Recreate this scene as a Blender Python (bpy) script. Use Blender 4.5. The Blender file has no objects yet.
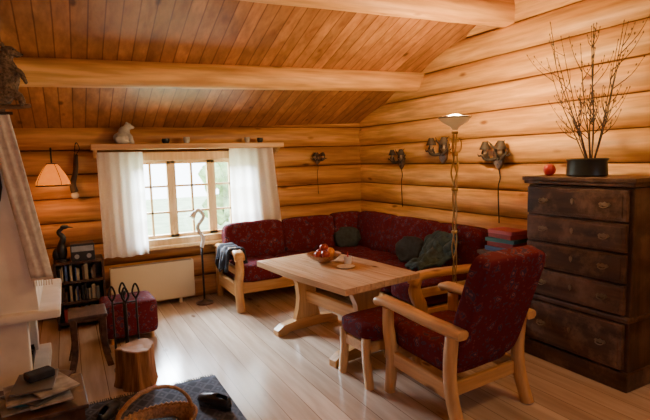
import bpy, bmesh, math, random
from mathutils import Matrix, Vector, noise
random.seed(7)
SC=bpy.context.scene; COL=bpy.context.collection
# ---------------- materials ----------------
def newmat(name):
    m=bpy.data.materials.new(name); m.use_nodes=True
    nt=m.node_tree; b=nt.nodes['Principled BSDF']
    return m,nt,b
def nd(nt,t,**k):
    n=nt.nodes.new(t)
    for a,v in k.items():
        n.inputs[a].default_value=v
    return n
def c4(c): return (c[0],c[1],c[2],1)
def ramp(nt,fac,stops,interp='LINEAR'):
    r=nt.nodes.new('ShaderNodeValToRGB'); r.color_ramp.interpolation=interp
    e=r.color_ramp.elements
    while len(e)<len(stops): e.new(0.5)
    for i,(p,c) in enumerate(stops): e[i].position=p; e[i].color=c4(c)
    nt.links.new(fac,r.inputs[0]); return r.outputs[0]
def math_n(nt,op,a,b=None):
    n=nt.nodes.new('ShaderNodeMath'); n.operation=op
    for i,v in enumerate((a,b)):
        if v is None: continue
        if isinstance(v,(int,float)): n.inputs[i].default_value=v
        else: nt.links.new(v,n.inputs[i])
    return n.outputs[0]
def mixc(nt,fac,a,b,bt='MIX'):
    n=nt.nodes.new('ShaderNodeMix'); n.data_type='RGBA'; n.blend_type=bt
    for sock,v in ((n.inputs[0],fac),(n.inputs[6],a),(n.inputs[7],b)):
        if isinstance(v,(int,float)): sock.default_value=v
        elif isinstance(v,tuple): sock.default_value=c4(v)
        else: nt.links.new(v,sock)
    return n.outputs[2]
def wood(name,c1,c2,axis=0,sc=9,rough=.45,pitch=None,paxis=2,seam=0,var=.35,knots=True,bump=.15,spec=.4,off=0.0,grain=.35,seamc=(.18,.12,.1),kd=(.28,.17,.1),worn=None):
    m,nt,b=newmat(name); L=nt.links
    tc=nt.nodes.new('ShaderNodeTexCoord')
    mp=nt.nodes.new('ShaderNodeMapping'); s=[sc]*3; s[axis]=sc*.09; mp.inputs['Scale'].default_value=s
    L.new(tc.outputs['Object'],mp.inputs[0])
    vec=mp.outputs[0]
    if pitch:
        sp=nt.nodes.new('ShaderNodeSeparateXYZ'); L.new(tc.outputs['Object'],sp.inputs[0])
        q=math_n(nt,'DIVIDE',math_n(nt,'ADD',sp.outputs[paxis],50*pitch+off),pitch)
        fl=math_n(nt,'FLOOR',q); fr=math_n(nt,'FRACT',q)
        wn=nt.nodes.new('ShaderNodeTexWhiteNoise'); wn.noise_dimensions='1D'; L.new(fl,wn.inputs['W'])
        va=nt.nodes.new('ShaderNodeVectorMath'); va.operation='ADD'
        sc2=nt.nodes.new('ShaderNodeVectorMath'); sc2.operation='SCALE'; sc2.inputs['Scale'].default_value=9
        L.new(wn.outputs['Color'],sc2.inputs[0]); L.new(mp.outputs[0],va.inputs[0]); L.new(sc2.outputs[0],va.inputs[1]); vec=va.outputs[0]
    n=nd(nt,'ShaderNodeTexNoise',Scale=1.0,Detail=6.0,Distortion=.5); L.new(vec,n.inputs['Vector'])
    col=ramp(nt,n.outputs[0],[(.3,c1),(.7,c2)])
    n2=nd(nt,'ShaderNodeTexNoise',Scale=4.0,Detail=3.0); L.new(vec,n2.inputs['Vector'])
    col=mixc(nt,grain,col,ramp(nt,n2.outputs[0],[(.35,(.5,.42,.36)),(.65,(1.15,1.15,1.15))]),'MULTIPLY')
    if knots:
        mp2=nt.nodes.new('ShaderNodeMapping'); s2=[5.0]*3; s2[axis]=2.0; mp2.inputs['Scale'].default_value=s2
        L.new(tc.outputs['Object'],mp2.inputs[0])
        v=nd(nt,'ShaderNodeTexVoronoi',Scale=1.0); L.new(mp2.outputs[0],v.inputs['Vector'])
        k=ramp(nt,v.outputs['Distance'],[(.06,kd),(.13,(1,1,1))])
        col=mixc(nt,.9,col,k,'MULTIPLY')
    if worn:
        n3=nd(nt,'ShaderNodeTexNoise',Scale=5.0,Detail=8.0,Roughness=.7); L.new(tc.outputs['Object'],n3.inputs['Vector'])
        col=mixc(nt,ramp(nt,n3.outputs[0],[(.48,(0,0,0)),(.64,(.8,.8,.8))]),col,worn)
    if pitch:
        br=math_n(nt,'ADD',math_n(nt,'MULTIPLY',wn.outputs['Value'],var),1-var*.5)
        cb=nt.nodes.new('ShaderNodeCombineXYZ')
        for i in range(3): L.new(br,cb.inputs[i])
        col=mixc(nt,1.0,col,cb.outputs[0],'MULTIPLY')
        if seam:
            e=math_n(nt,'MINIMUM',fr,math_n(nt,'SUBTRACT',1.0,fr))
            sm=ramp(nt,e,[(seam*.4,seamc),(seam,(1,1,1))])
            col=mixc(nt,1.0,col,sm,'MULTIPLY')
    L.new(col,b.inputs['Base Color'])
    b.inputs['Roughness'].default_value=rough; b.inputs['Specular IOR Level'].default_value=spec
    if bump:
        bp=nd(nt,'ShaderNodeBump',Strength=bump,Distance=.01); L.new(n2.outputs[0],bp.inputs['Height']); L.new(bp.outputs[0],b.inputs['Normal'])
    return m
def plain(name,c,rough=.5,metal=0,nscale=12,amt=.25,emit=None,es=0,bump=0):
    m,nt,b=newmat(name); L=nt.links
    tc=nt.nodes.new('ShaderNodeTexCoord')
    n=nd(nt,'ShaderNodeTexNoise',Scale=float(nscale),Detail=4.0); L.new(tc.outputs['Object'],n.inputs['Vector'])
    col=ramp(nt,n.outputs[0],[(.3,tuple(x*(1-amt) for x in c)),(.7,tuple(min(1,x*(1+amt*.5)) for x in c))])
    L.new(col,b.inputs['Base Color'])
    b.inputs['Roughness'].default_value=rough; b.inputs['Metallic'].default_value=metal
    if emit: b.inputs['Emission Color'].default_value=c4(emit); b.inputs['Emission Strength'].default_value=es
    if bump:
        bp=nd(nt,'ShaderNodeBump',Strength=bump,Distance=.01); L.new(n.outputs[0],bp.inputs['Height']); L.new(bp.outputs[0],b.inputs['Normal'])
    return m
def fabric(name,base=(.105,.009,.014),dark=(.04,.032,.06),light=(.25,.10,.095),sc=14.0):
    m,nt,b=newmat(name); L=nt.links
    tc=nt.nodes.new('ShaderNodeTexCoord')
    n0=nd(nt,'ShaderNodeTexNoise',Scale=sc*.9,Detail=3.0); L.new(tc.outputs['Object'],n0.inputs['Vector'])
    mx=nt.nodes.new('ShaderNodeMix'); mx.data_type='VECTOR'; mx.inputs[0].default_value=.10
    L.new(tc.outputs['Object'],mx.inputs[4]); L.new(n0.outputs['Color'],mx.inputs[5])
    v=nd(nt,'ShaderNodeTexVoronoi',Scale=sc); L.new(mx.outputs[1],v.inputs['Vector'])
    col=ramp(nt,v.outputs['Distance'],[(.0,(.07,.012,.02)),(.09,light),(.17,dark),(.30,(.17,.035,.035)),(.38,base)],'CONSTANT')
    v2=nd(nt,'ShaderNodeTexVoronoi',Scale=sc*2.4); L.new(mx.outputs[1],v2.inputs['Vector'])
    col=mixc(nt,ramp(nt,v2.outputs['Distance'],[(.26,(1,1,1)),(.30,(0,0,0))]),col,(.06,.045,.07))
    v3=nd(nt,'ShaderNodeTexVoronoi',Scale=sc*1.9); L.new(tc.outputs['Object'],v3.inputs['Vector'])
    col=mixc(nt,ramp(nt,v3.outputs['Distance'],[(.14,(.8,.8,.8)),(.19,(0,0,0))]),col,(.20,.065,.06))
    col=mixc(nt,.22,col,base)
    L.new(col,b.inputs['Base Color']); b.inputs['Roughness'].default_value=.9; b.inputs['Specular IOR Level'].default_value=.15
    return m
PITCH=.235
M={}
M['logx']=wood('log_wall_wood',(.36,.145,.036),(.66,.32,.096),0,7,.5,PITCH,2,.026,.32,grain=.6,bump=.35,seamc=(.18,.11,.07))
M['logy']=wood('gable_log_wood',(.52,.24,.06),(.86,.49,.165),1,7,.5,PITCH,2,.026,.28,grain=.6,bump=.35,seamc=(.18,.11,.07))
M['ceil']=wood('ceiling_plank_wood',(.24,.09,.028),(.48,.21,.068),1,9,.45,.105,0,.06,.35,seamc=(.42,.32,.26))
M['beam']=wood('beam_wood',(.52,.24,.07),(.82,.46,.16),0,6,.6,grain=.55)
M['floor']=wood('floor_board_wood',(.44,.315,.22),(.62,.485,.37),1,6,.19,.15,0,.018,.22,bump=.03,spec=.7,seamc=(.32,.24,.18),grain=.32)
M['pine']=wood('pine_frame_wood',(.48,.24,.08),(.70,.41,.165),2,10,.35)
M['piney']=wood('pine_rail_wood',(.48,.24,.08),(.70,.41,.165),1,10,.35)
M['pinex']=wood('pine_board_wood',(.48,.24,.08),(.70,.41,.165),0,10,.35)
M['winpine']=wood('pale_window_pine',(.72,.46,.20),(.88,.64,.33),2,10,.35,knots=False,grain=.2)
M['table']=wood('table_top_wood',(.58,.35,.18),(.78,.54,.32),1,10,.2,.13,0,.012,.12,spec=.7)
M['dark']=wood('dark_oak',(.028,.014,.009),(.12,.056,.030),1,7,.38,bump=.25,grain=.8,worn=(.20,.11,.065))
M['darkz']=wood('dark_oak_upright',(.024,.012,.008),(.10,.047,.026),2,7,.38,grain=.8,worn=(.13,.07,.04))
M['fab']=fabric('red_patterned_upholstery')
M['plaster']=plain('white_plaster',(.76,.73,.68),.9,0,6,.15,bump=.2)
M['heater']=plain('cream_enamel',(.72,.60,.40),.4,0,2,.05)
M['grille']=plain('heater_grille',(.30,.25,.18),.5)
M['brass']=plain('aged_brass',(.45,.29,.11),.3,1,8,.2)
M['dull']=plain('dull_brass',(.26,.19,.12),.42,.8,8,.3)
M['iron']=plain('black_iron',(.02,.018,.018),.5,.6)
M['black']=plain('black_plastic',(.018,.018,.02),.35)
M['cloth']=plain('black_cloth',(.02,.022,.032),.9,0,20,.4)
M['silver']=plain('grey_metal',(.4,.4,.4),.35,.6)
M['green']=plain('dark_teal_cloth',(.045,.085,.088),.9,0,25,.5)
M['grey']=plain('grey_green_cloth',(.035,.042,.04),.9,0,25,.4)
M['white']=plain('white_paint',(.8,.8,.78),.35,0,3,.05)
M['carve']=plain('grey_stone_carving',(.50,.47,.42),.7,0,18,.4)
M['shade']=plain('orange_lamp_shade',(.30,.07,.01),.7,0,22,.8,emit=(1,.22,.012),es=1.2)
M['shadedark']=plain('dark_shade_frame',(.10,.035,.012),.6)
M['bowlglow']=plain('warm_metal_lamp_bowl',(.42,.25,.10),.3,.6,6,.1,emit=(1,.5,.18),es=.3)
M['glow']=plain('lamp_glow',(1,.85,.6),.5,emit=(1,.8,.5),es=14)
M['wicker']=plain('wicker',(.38,.20,.085),.6,0,60,.5,bump=.5)
M['bark']=plain('bark',(.16,.08,.04),.9,0,16,.5,bump=.6)
M['stumpw']=wood('split_stump_wood',(.16,.065,.022),(.42,.20,.075),2,12,.8,grain=.8,bump=.6)
M['endgrain']=plain('cut_wood',(.46,.25,.10),.7,0,10,.3)
M['twig']=plain('dark_twig',(.04,.02,.012),.8)
M['bud']=plain('catkin',(.10,.065,.04),.9)
M['pot']=plain('dark_pewter',(.03,.035,.035),.35,.5)
M['redc']=plain('red_wax',(.45,.02,.015),.35)
M['paper']=plain('paper',(.34,.32,.29),.8,0,16,.5)
M['sconce']=plain('weathered_antler',(.05,.033,.022),.6,.2,30,.6,bump=.4)
M['amber']=plain('smoked_candle_bulb',(.30,.21,.12),.4,0,10,.2)
M['fur']=plain('brown_fur',(.15,.10,.065),.95,0,55,.7,bump=.8)
M['hide']=plain('pale_hide',(.5,.42,.36),.9,0,8,.3)
M['soot']=plain('soot',(.015,.012,.01),.95)
M['leaf']=plain('foliage',(.35,.5,.22),.9,0,5,.5)
M['grass']=plain('lawn',(.45,.6,.35),.95,0,2,.3)
def curtain_mat():
    m,nt,b=newmat('white_curtain_cloth'); L=nt.links
    tc=nt.nodes.new('ShaderNodeTexCoord'); w=nd(nt,'ShaderNodeTexNoise',Scale=90.0); L.new(tc.outputs['Object'],w.inputs['Vector'])
    col=ramp(nt,w.outputs[0],[(.3,(.90,.88,.84)),(.7,(.97,.96,.93))]); L.new(col,b.inputs['Base Color']); b.inputs['Roughness'].default_value=.9
    t=nt.nodes.new('ShaderNodeBsdfTranslucent'); L.new(col,t.inputs[0])
    mx=nt.nodes.new('ShaderNodeMixShader'); mx.inputs[0].default_value=.55
    L.new(b.outputs[0],mx.inputs[1]); L.new(t.outputs[0],mx.inputs[2]); L.new(mx.outputs[0],nt.nodes['Material Output'].inputs[0]); return m
M['curtain']=curtain_mat()
def pane_mat():
    m,nt,b=newmat('window_glass'); L=nt.links
    tc=nt.nodes.new('ShaderNodeTexCoord'); w=nd(nt,'ShaderNodeTexNoise',Scale=3.0); L.new(tc.outputs['Object'],w.inputs['Vector'])
    t=nt.nodes.new('ShaderNodeBsdfTransparent'); g=nt.nodes.new('ShaderNodeBsdfGlossy'); g.inputs['Roughness'].default_value=.05
    mx=nt.nodes.new('ShaderNodeMixShader'); L.new(math_n(nt,'MULTIPLY',w.outputs[0],.1),mx.inputs[0])
    L.new(t.outputs[0],mx.inputs[1]); L.new(g.outputs[0],mx.inputs[2]); L.new(mx.outputs[0],nt.nodes['Material Output'].inputs[0]); return m
M['pane']=pane_mat()
def rug_mat():
    m,nt,b=newmat('dark_patterned_rug_weave'); L=nt.links
    tc=nt.nodes.new('ShaderNodeTexCoord')
    sp=nt.nodes.new('ShaderNodeSeparateXYZ'); L.new(tc.outputs['Object'],sp.inputs[0])
    n=nd(nt,'ShaderNodeTexNoise',Scale=30.0,Detail=3.0); L.new(tc.outputs['Object'],n.inputs['Vector'])
    a=math_n(nt,'FRACT',math_n(nt,'ADD',math_n(nt,'MULTIPLY',sp.outputs[1],9.0),math_n(nt,'MULTIPLY',n.outputs[0],.3)))
    c=math_n(nt,'FRACT',math_n(nt,'ADD',math_n(nt,'MULTIPLY',sp.outputs[0],12.0),math_n(nt,'MULTIPLY',n.outputs[0],.3)))
    d=math_n(nt,'ADD',math_n(nt,'ABSOLUTE',math_n(nt,'SUBTRACT',a,.5)),math_n(nt,'ABSOLUTE',math_n(nt,'SUBTRACT',c,.5)))
    col=ramp(nt,d,[(0,(.11,.12,.15)),(.2,(.025,.03,.05)),(.5,(.085,.09,.12)),(.64,(.025,.03,.048))])
    L.new(col,b.inputs['Base Color']); b.inputs['Roughness'].default_value=.95; return m
M['rug']=rug_mat()
M['band']=plain('pale_woven_wool',(.62,.59,.55),.95,0,30,.22,bump=.3)
# ---------------- mesh helpers ----------------
def B(): return bmesh.new()
def box(bm,c,s,rot=None,bev=0.0):
    mt=Matrix.Translation(c)
    if rot: mt=mt@Matrix.Rotation(rot[1],4,rot[0])
    r=bmesh.ops.create_cube(bm,size=1,matrix=mt@Matrix.Diagonal((s[0],s[1],s[2],1)))
    if bev:
        es=set(e for v in r['verts'] for e in v.link_edges)
        bmesh.ops.bevel(bm,geom=list(es),offset=bev,segments=2,affect='EDGES',profile=.6)
def ring_tube(bm,rings,close=True):
    vs=[[bm.verts.new(p) for p in r] for r in rings]
    n=len(rings[0])
    for a,b2 in zip(vs,vs[1:]):
        for i in range(n):
            j=(i+1)%n
            bm.faces.new((a[i],a[j],b2[j],b2[i]))
    if close:
        bm.faces.new(list(reversed(vs[0]))); bm.faces.new(vs[-1])
def tube(bm,pts,r,seg=8,close=True):
    pts=[Vector(p) for p in pts]; rings=[]
    up=None
    for i,p in enumerate(pts):
        t=(pts[min(i+1,len(pts)-1)]-pts[max(i-1,0)]).normalized()
        if up is None: up=t.orthogonal().normalized()
        up=(up-t*up.dot(t)); up=up.normalized() if up.length>1e-5 else t.orthogonal().normalized()
        s=t.cross(up)
        if isinstance(r,(list,tuple)):
            q=i/(len(pts)-1)*(len(r)-1); k=min(int(q),len(r)-2); rr=r[k]+(r[k+1]-r[k])*(q-k)
        else: rr=r
        rings.append([p+(up*math.cos(a)+s*math.sin(a))*rr for a in [2*math.pi*k/seg for k in range(seg)]])
    ring_tube(bm,rings,close)
def sweep(bm,pts,side,hw,ht,ch=.25):
    pts=[Vector(p) for p in pts]; side=Vector(side).normalized(); rings=[]
    for i,p in enumerate(pts):
        t=(pts[min(i+1,len(pts)-1)]-pts[max(i-1,0)]).normalized()
        n=t.cross(side).normalized(); w=hw[i] if isinstance(hw,(list,tuple)) else hw; h=ht[i] if isinstance(ht,(list,tuple)) else ht
        c=min(w,h)*ch
        prof=[(w-c,h),(w,h-c),(w,-h+c),(w-c,-h),(-w+c,-h),(-w,-h+c),(-w,h-c),(-w+c,h)]
        rings.append([p+side*a+n*b for a,b in prof])
    ring_tube(bm,rings)
def lathe(bm,prof,seg=24,c=(0,0,0),sx=1,sy=1,cap=False):
    c=Vector(c); rings=[[c+Vector((r*math.cos(2*math.pi*k/seg)*sx,r*math.sin(2*math.pi*k/seg)*sy,z)) for k in range(seg)] for r,z in prof]
    ring_tube(bm,rings,cap)
def cyl(bm,p0,p1,r,r1=None,seg=16): 
    r1=r if r1 is None else r1
    tube(bm,[p0,p1],[r,r1],seg)
def cr(P,n=6):
    P=[Vector(p) for p in P]; Q=[P[0]*2-P[1]]+P+[P[-1]*2-P[-2]]; out=[]
    for i in range(1,len(Q)-2):
        a,b,c,d=Q[i-1:i+3]
        for k in range(n):
            t=k/n; out.append(.5*((2*b)+(c-a)*t+(2*a-5*b+4*c-d)*t*t+(3*b-a-3*c+d)*t**3))
    out.append(P[-1]); return out
def ell(bm,c,s,rot=None,sub=3):
    mt=Matrix.Translation(c)
    if rot: mt=mt@Matrix.Rotation(rot[1],4,rot[0])
    bmesh.ops.create_icosphere(bm,subdivisions=sub,radius=1,matrix=mt@Matrix.Diagonal((s[0],s[1],s[2],1)))
def cushion(bm,c,s,rot=None,n=4.5,N=12,wr=0.0,fr=9):
    mt=Matrix.Translation(c)
    if rot: mt=mt@Matrix.Rotation(rot[1],4,rot[0])
    D={}
    def vert(i,j,k):
        if (i,j,k) in D: return D[(i,j,k)]
        u=[math.sin((q/N*2-1)*math.pi/2*.98)/math.sin(math.pi/2*.98) for q in (i,j,k)]
        r=(abs(u[0])**n+abs(u[1])**n+abs(u[2])**n)**(1/n)
        p=Vector([u[q]/r*s[q]/2 for q in range(3)])
        if wr: p+=Vector(noise.noise_vector(p*fr+Vector(c)*3))*wr
        D[(i,j,k)]=bm.verts.new(mt@p); return D[(i,j,k)]
    for ax in range(3):
        for e in (0,N):
            for a in range(N):
                for b in range(N):
                    q=[]
                    for da,db in ((0,0),(1,0),(1,1),(0,1)):
                        t=[0,0,0]; t[ax]=e; t[(ax+1)%3]=a+da; t[(ax+2)%3]=b+db; q.append(vert(*t))
                    bm.faces.new(q)
def poly(bm,pts,vec):
    vec=Vector(vec); a=[bm.verts.new(Vector(p)-vec*.5) for p in pts]; b=[bm.verts.new(Vector(p)+vec*.5) for p in pts]
    n=len(a)
    bm.faces.new(list(reversed(a))); bm.faces.new(b)
    for i in range(n):
        j=(i+1)%n; bm.faces.new((a[i],a[j],b[j],b[i]))
def grid(bm,nx,ny,f):
    g=[[bm.verts.new(f(i/nx,j/ny)) for j in range(ny+1)] for i in range(nx+1)]
    for a,b in zip(g,g[1:]):
        for j in range(ny): bm.faces.new((a[j],a[j+1],b[j+1],b[j]))
def obj(name,bm,mat,parent=None,label=None,smooth=False,loc=None,rz=0):
    bmesh.ops.recalc_face_normals(bm,faces=bm.faces)
    me=bpy.data.meshes.new(name); bm.to_mesh(me); bm.free()
    me.materials.append(M[mat])
    if smooth:
        for p in me.polygons: p.use_smooth=True
        if smooth is not True:
            try: me.set_sharp_from_angle(angle=math.radians(smooth))
            except Exception: pass
    o=bpy.data.objects.new(name,me); COL.objects.link(o)
    if parent: o.parent=parent
    if loc is not None: o.location=loc
    o.rotation_euler[2]=rz
    if label: o['label']=label
    return o
def root(name,label,cat,loc=(0,0,0),rz=0,group=None):
    o=bpy.data.objects.new(name,None); COL.objects.link(o); o.location=loc; o.rotation_euler[2]=rz; o.empty_display_size=.1
    o['label']=label; o['category']=cat
    if group: o['group']=group
    return o
def thing(o,label,cat,group=None):
    o['label']=label; o['category']=cat
    if group: o['group']=group
    return o
def struct(o):
    o['kind']='structure'; return o
def solid(o,t):
    m=o.modifiers.new('s','SOLIDIFY'); m.thickness=t
def copy_tree(r):
    n=r.copy(); COL.objects.link(n)
    for ch in list(r.children):
        c=ch.copy(); c.parent=n; COL.objects.link(c)
    return n
# ---------------- room ----------------
YB=5.40; XR=3.44; XL=-1.0; YF=-1.6
RIDGE=.9
def ceil_z(x,y):
    yy=y if y>RIDGE else 2*RIDGE-y
    return 1.94+.36*(5.3-yy)-.02*(3.36-x)
def prof(t):
    k=2*t-1
    return math.sqrt(max(0,1-k*k*.97))
def log_patch(bm,axis,plane,sgn,s0,s1,z0,z1,clipf=None):
    ns=max(2,int((s1-s0)/.2)); zs=set([z0,z1]); k=math.floor(z0/PITCH)
    while k*PITCH<z1:
        for q in (0,.03,.08,.15,.25,.37,.5,.63,.75,.85,.92,.97):
            z=(k+q)*PITCH
            if z0<z<z1: zs.add(z)
        k+=1
    zs=sorted(zs); grid_=[]
    for i in range(ns+1):
        s=s0+(s1-s0)*i/ns; colv=[]
        for z in zs:
            zz=z
            if clipf: zz=min(z,clipf(s)+.04)
            kk=math.floor(zz/PITCH+1e-6); t=zz/PITCH-kk
            amp=.092+.016*noise.noise(Vector((s*.9,kk*3.1,plane)))
            d=amp*prof(t)+.006*noise.noise(Vector((s*2.5,zz*6,plane)))
            p=plane+sgn*d
            wz=zz+(0 if (clipf and zz<z) or zz in (z0,z1) else .007*noise.noise(Vector((s*1.1,round(zz/PITCH)*5.3,plane*2))))
            colv.append(bm.verts.new((s,p,wz) if axis==0 else (p,s,wz)))
        grid_.append(colv)
    for a,b in zip(grid_,grid_[1:]):
        for j in range(len(zs)-1):
            if clipf and (a[j+1].co.z-a[j].co.z)<1e-5 and (b[j+1].co.z-b[j].co.z)<1e-5: continue
            bm.faces.new((a[j],a[j+1],b[j+1],b[j]))
WX0,WX1,WZ0,WZ1=.50,1.92,.62,1.60
bm=B()
cf=lambda s: ceil_z(s,5.3)
log_patch(bm,0,YB,-1,XL,WX0,0,2.1,cf); log_patch(bm,0,YB,-1,WX1,XR,0,2.1,cf)
log_patch(bm,0,YB,-1,WX0,WX1,0,WZ0); log_patch(bm,0,YB,-1,WX0,WX1,WZ1,2.1,cf)
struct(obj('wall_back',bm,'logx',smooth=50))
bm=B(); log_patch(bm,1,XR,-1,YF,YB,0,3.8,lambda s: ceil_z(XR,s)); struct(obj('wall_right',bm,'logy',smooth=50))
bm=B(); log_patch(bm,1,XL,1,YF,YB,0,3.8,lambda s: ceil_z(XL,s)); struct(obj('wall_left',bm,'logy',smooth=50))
bm=B(); log_patch(bm,0,YF,1,XL,XR,0,2.6,lambda s: ceil_z(s,YF)); struct(obj('wall_front',bm,'logx',smooth=50))
bm=B(); box(bm,((XL+XR)/2,(YF+YB)/2,-.05),(XR-XL+.2,YB-YF+.2,.1)); struct(obj('floor',bm,'floor'))
bm=B()
for (y0,y1) in ((YB+.1,RIDGE),(RIDGE,YF-.1)):
    P=[(XL-.1,y0),(XR+.1,y0),(XR+.1,y1),(XL-.1,y1)]
    lo=[bm.verts.new((x,y,ceil_z(x,y))) for x,y in P]; hi=[bm.verts.new((x,y,ceil_z(x,y)+.06)) for x,y in P]
    bm.faces.new(lo); bm.faces.new(list(reversed(hi)))
    for i in range(4):
        j=(i+1)%4; bm.faces.new((lo[i],lo[j],hi[j],hi[i]))
struct(obj('ceiling',bm,'ceil'))
def purlin(y,r,dz,zl=0):
    bm=B(); n=14; pts=[];rs=[]
    for i in range(n+1):
        x=XL+.02+(XR-XL-.04)*i/n
        pts.append((x,y,ceil_z(XR,y)-dz-zl*(XR-x)+.004*noise.noise(Vector((x*1.3,y,0))))); rs.append(r*(1+.03*noise.noise(Vector((x*2,y,5)))))
    tube(bm,pts,rs,24)
    struct(obj('trim_1',bm,'beam',smooth=40))
purlin(4.18,.105,.060,.029); purlin(3.02,.13,.07,.025); purlin(1.95,.13,.07,.02); purlin(RIDGE,.14,.12,.02)
# ---------------- window ----------------
win=bpy.data.objects.new('window_1',None); COL.objects.link(win); struct(win)
bm=B(); yc=5.36
T=.07
for x in (WX0+T/2,WX1-T/2): box(bm,(x,yc,(WZ0+WZ1)/2),(T,.18,WZ1-WZ0+.02),bev=.006)
for z in (WZ0+T/2,WZ1-T/2): box(bm,((WX0+WX1)/2,yc,z),(WX1-WX0,.18,T+.02),bev=.006)
box(bm,((WX0+WX1)/2,5.29,WZ0-.005),(WX1-WX0+.1,.14,.035),bev=.008)
fr=obj('frame',bm,'winpine',win); 
iw=(WX1-WX0-2*T)/3
for k in range(3):
    x0=WX0+T+iw*k; x1=x0+iw; z0=WZ0+T; z1=WZ1-T; bm=B(); t=.045
    for x in (x0+t/2,x1-t/2): box(bm,(x,yc,(z0+z1)/2),(t,.05,z1-z0),bev=.004)
    for z in (z0+t/2,z1-t/2): box(bm,((x0+x1)/2,yc,z),(iw,.05,t),bev=.004)
    box(bm,((x0+x1)/2,yc,(z0+z1)/2),(.022,.03,z1-z0-.02))
    for q in (1,2): box(bm,((x0+x1)/2,yc,z0+(z1-z0)*q/3),(iw-.04,.03,.022))
    obj('casement',bm,'winpine',win)
    bm=B(); box(bm,((x0+x1)/2,yc+.01,(z0+z1)/2),(iw-.06,.004,z1-z0-.06)); obj('pane',bm,'pane',win)
def curtain(x0,x1,z0,z1,ph,y=5.19,flare=0,lab=''):
    bm=B()
    def f(u,w):
        x=x0+(x1-x0)*u+flare*(1-w)*u
        d=.020*math.sin(u*math.pi*2*4.5+ph+.6*math.sin(w*2))*(.6+.4*(1-w))+.007*math.sin(u*23+ph)
        return (x,y+d,z0+(z1-z0)*w+.006*math.sin(u*9)*(1-w))
    grid(bm,70,10,f)
    o=obj('curtain',bm,'curtain',smooth=True); return thing(o,lab,'curtain','window curtains')
curtain(.28,.70,.57,1.615,0,lab='long white gathered cotton curtain at the window')
curtain(1.60,2.10,.69,1.635,1.3,flare=.08,lab='shorter white cotton curtain drawn beside the window')
r=root('wall_shelf','thick pine plank shelf mounted above the window','shelf')
bm=B(); box(bm,(1.22,5.19,1.665),(1.98,.19,.055),bev=.008); obj('board',bm,'pinex',r)
for x in (.27,2.16):
    bm=B(); poly(bm,[(x,5.28,1.64),(x,5.12,1.64),(x,5.15,1.615),(x,5.28,1.56)],(.03,0,0)); obj('bracket',bm,'pinex',r)
# figurine
bm=B()
ell(bm,(0,0,.055),(.075,.05,.055)); ell(bm,(.02,0,.10),(.05,.045,.06)); ell(bm,(.055,0,.155),(.035,.032,.033)); ell(bm,(.088,0,.148),(.022,.018,.016))
ell(bm,(.045,.02,.185),(.010,.008,.012)); ell(bm,(.045,-.02,.185),(.010,.008,.012))
for s in (-1,1):
    tube(bm,cr([(.04,.03*s,.10),(.07,.035*s,.06),(.075,.035*s,.015),(.095,.035*s,.012)],4),.017); ell(bm,(-.02,.045*s,.04),(.045,.025,.04)); ell(bm,(.02,.05*s,.014),(.035,.016,.014))
o=obj('figurine',bm,'carve',smooth=True,loc=(.52,5.18,1.693)); m=o.modifiers.new('r','REMESH'); m.mode='VOXEL'; m.voxel_size=.006; m.use_smooth_shade=True
o.scale=(1.1,1.1,1.1)
thing(o,'pale grey carved seated bear figurine on the shelf','figurine')
def cup(x,h,rr,mat,lab):
    bm=B(); lathe(bm,[(0.001,0),(rr*.7,0),(rr,h*.5),(rr*.95,h),(rr*.85,h),(rr*.85,h*.4),(.001,h*.2)],20)
    o=obj('cup',bm,mat,smooth=50,loc=(x,5.17,1.693)); thing(o,lab,'cup','small cups on the window shelf')
cup(.93,.05,.04,'pot','small dark bowl on the window shelf'); cup(1.14,.065,.035,'carve','small grey stoneware cup on the window shelf')
cup(1.80,.06,.03,'carve','small grey stoneware cup on the window shelf'); cup(1.95,.055,.035,'pot','small dark bowl on the window shelf')
# heater
r=root('wall_heater','cream enamelled electric panel heater under the window','heater')
bm=B(); box(bm,(.735,5.24,.26),(.83,.07,.40),bev=.012); obj('panel',bm,'heater',r)
bm=B(); box(bm,(.735,5.225,.462),(.78,.05,.006)); obj('vent_grille',bm,'grille',r)
for x in (.45,1.0):
    bm=B(); box(bm,(x,5.255,.035),(.03,.05,.07)); obj('bracket',bm,'heater',r)
# white gooseneck lamp
r=root('floor_lamp','slim white gooseneck floor lamp beside the heater','lamp',(1.21,5.06,0))
bm=B(); lathe(bm,[(.001,0),(.09,0),(.09,.015),(.03,.03),(.012,.05),(.001,.05)],24); obj('base',bm,'dark',r,smooth=40)
bm=B(); tube(bm,[(0,0,.03),(0,0,.6)],.011); obj('pole',bm,'iron',r,smooth=True)
bm=B(); tube(bm,cr([(0,0,.6),(.02,0,.7),(-.03,0,.82),(.03,-.02,.93),(-.02,-.03,1.0),(-.07,-.04,.97)]),.020); obj('gooseneck',bm,'white',r,smooth=True)
bm=B(); tube(bm,[(-.06,-.04,.985),(-.10,-.05,.93)],[.022,.036],16); obj('lamp_shade',bm,'white',r,smooth=40)
# ---------------- corner sofa ----------------
r=root('corner_sofa','corner sofa in dark red patterned fabric with pine frame','sofa')
def cus(name,c,s,rot=None,par=None,mat='fab',n=6):
    bm=B(); cushion(bm,c,s,rot,n=n,wr=.005); return obj(name,bm,mat,par,smooth=True)
bm=B(); box(bm,(2.37,4.70,.20),(1.80,.035,.12),bev=.01); obj('front_rail',bm,'pinex',r)
bm=B(); box(bm,(1.97,4.98,.18),(1.0,.56,.06)); obj('seat_base',bm,'pinex',r)
bm=B(); box(bm,(2.47,3.88,.20),(.035,1.68,.12),bev=.01); obj('front_rail',bm,'piney',r)
bm=B(); box(bm,(2.87,4.13,.18),(.78,2.1,.06)); obj('seat_base',bm,'piney',r)
for x,w in ((1.74,.52),(2.25,.53)): cus('seat_cushion',(x,4.93,.345),(w,.60,.20),par=r)
cus('seat_cushion',(2.88,4.93,.345),(.76,.60,.20),par=r)
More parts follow.
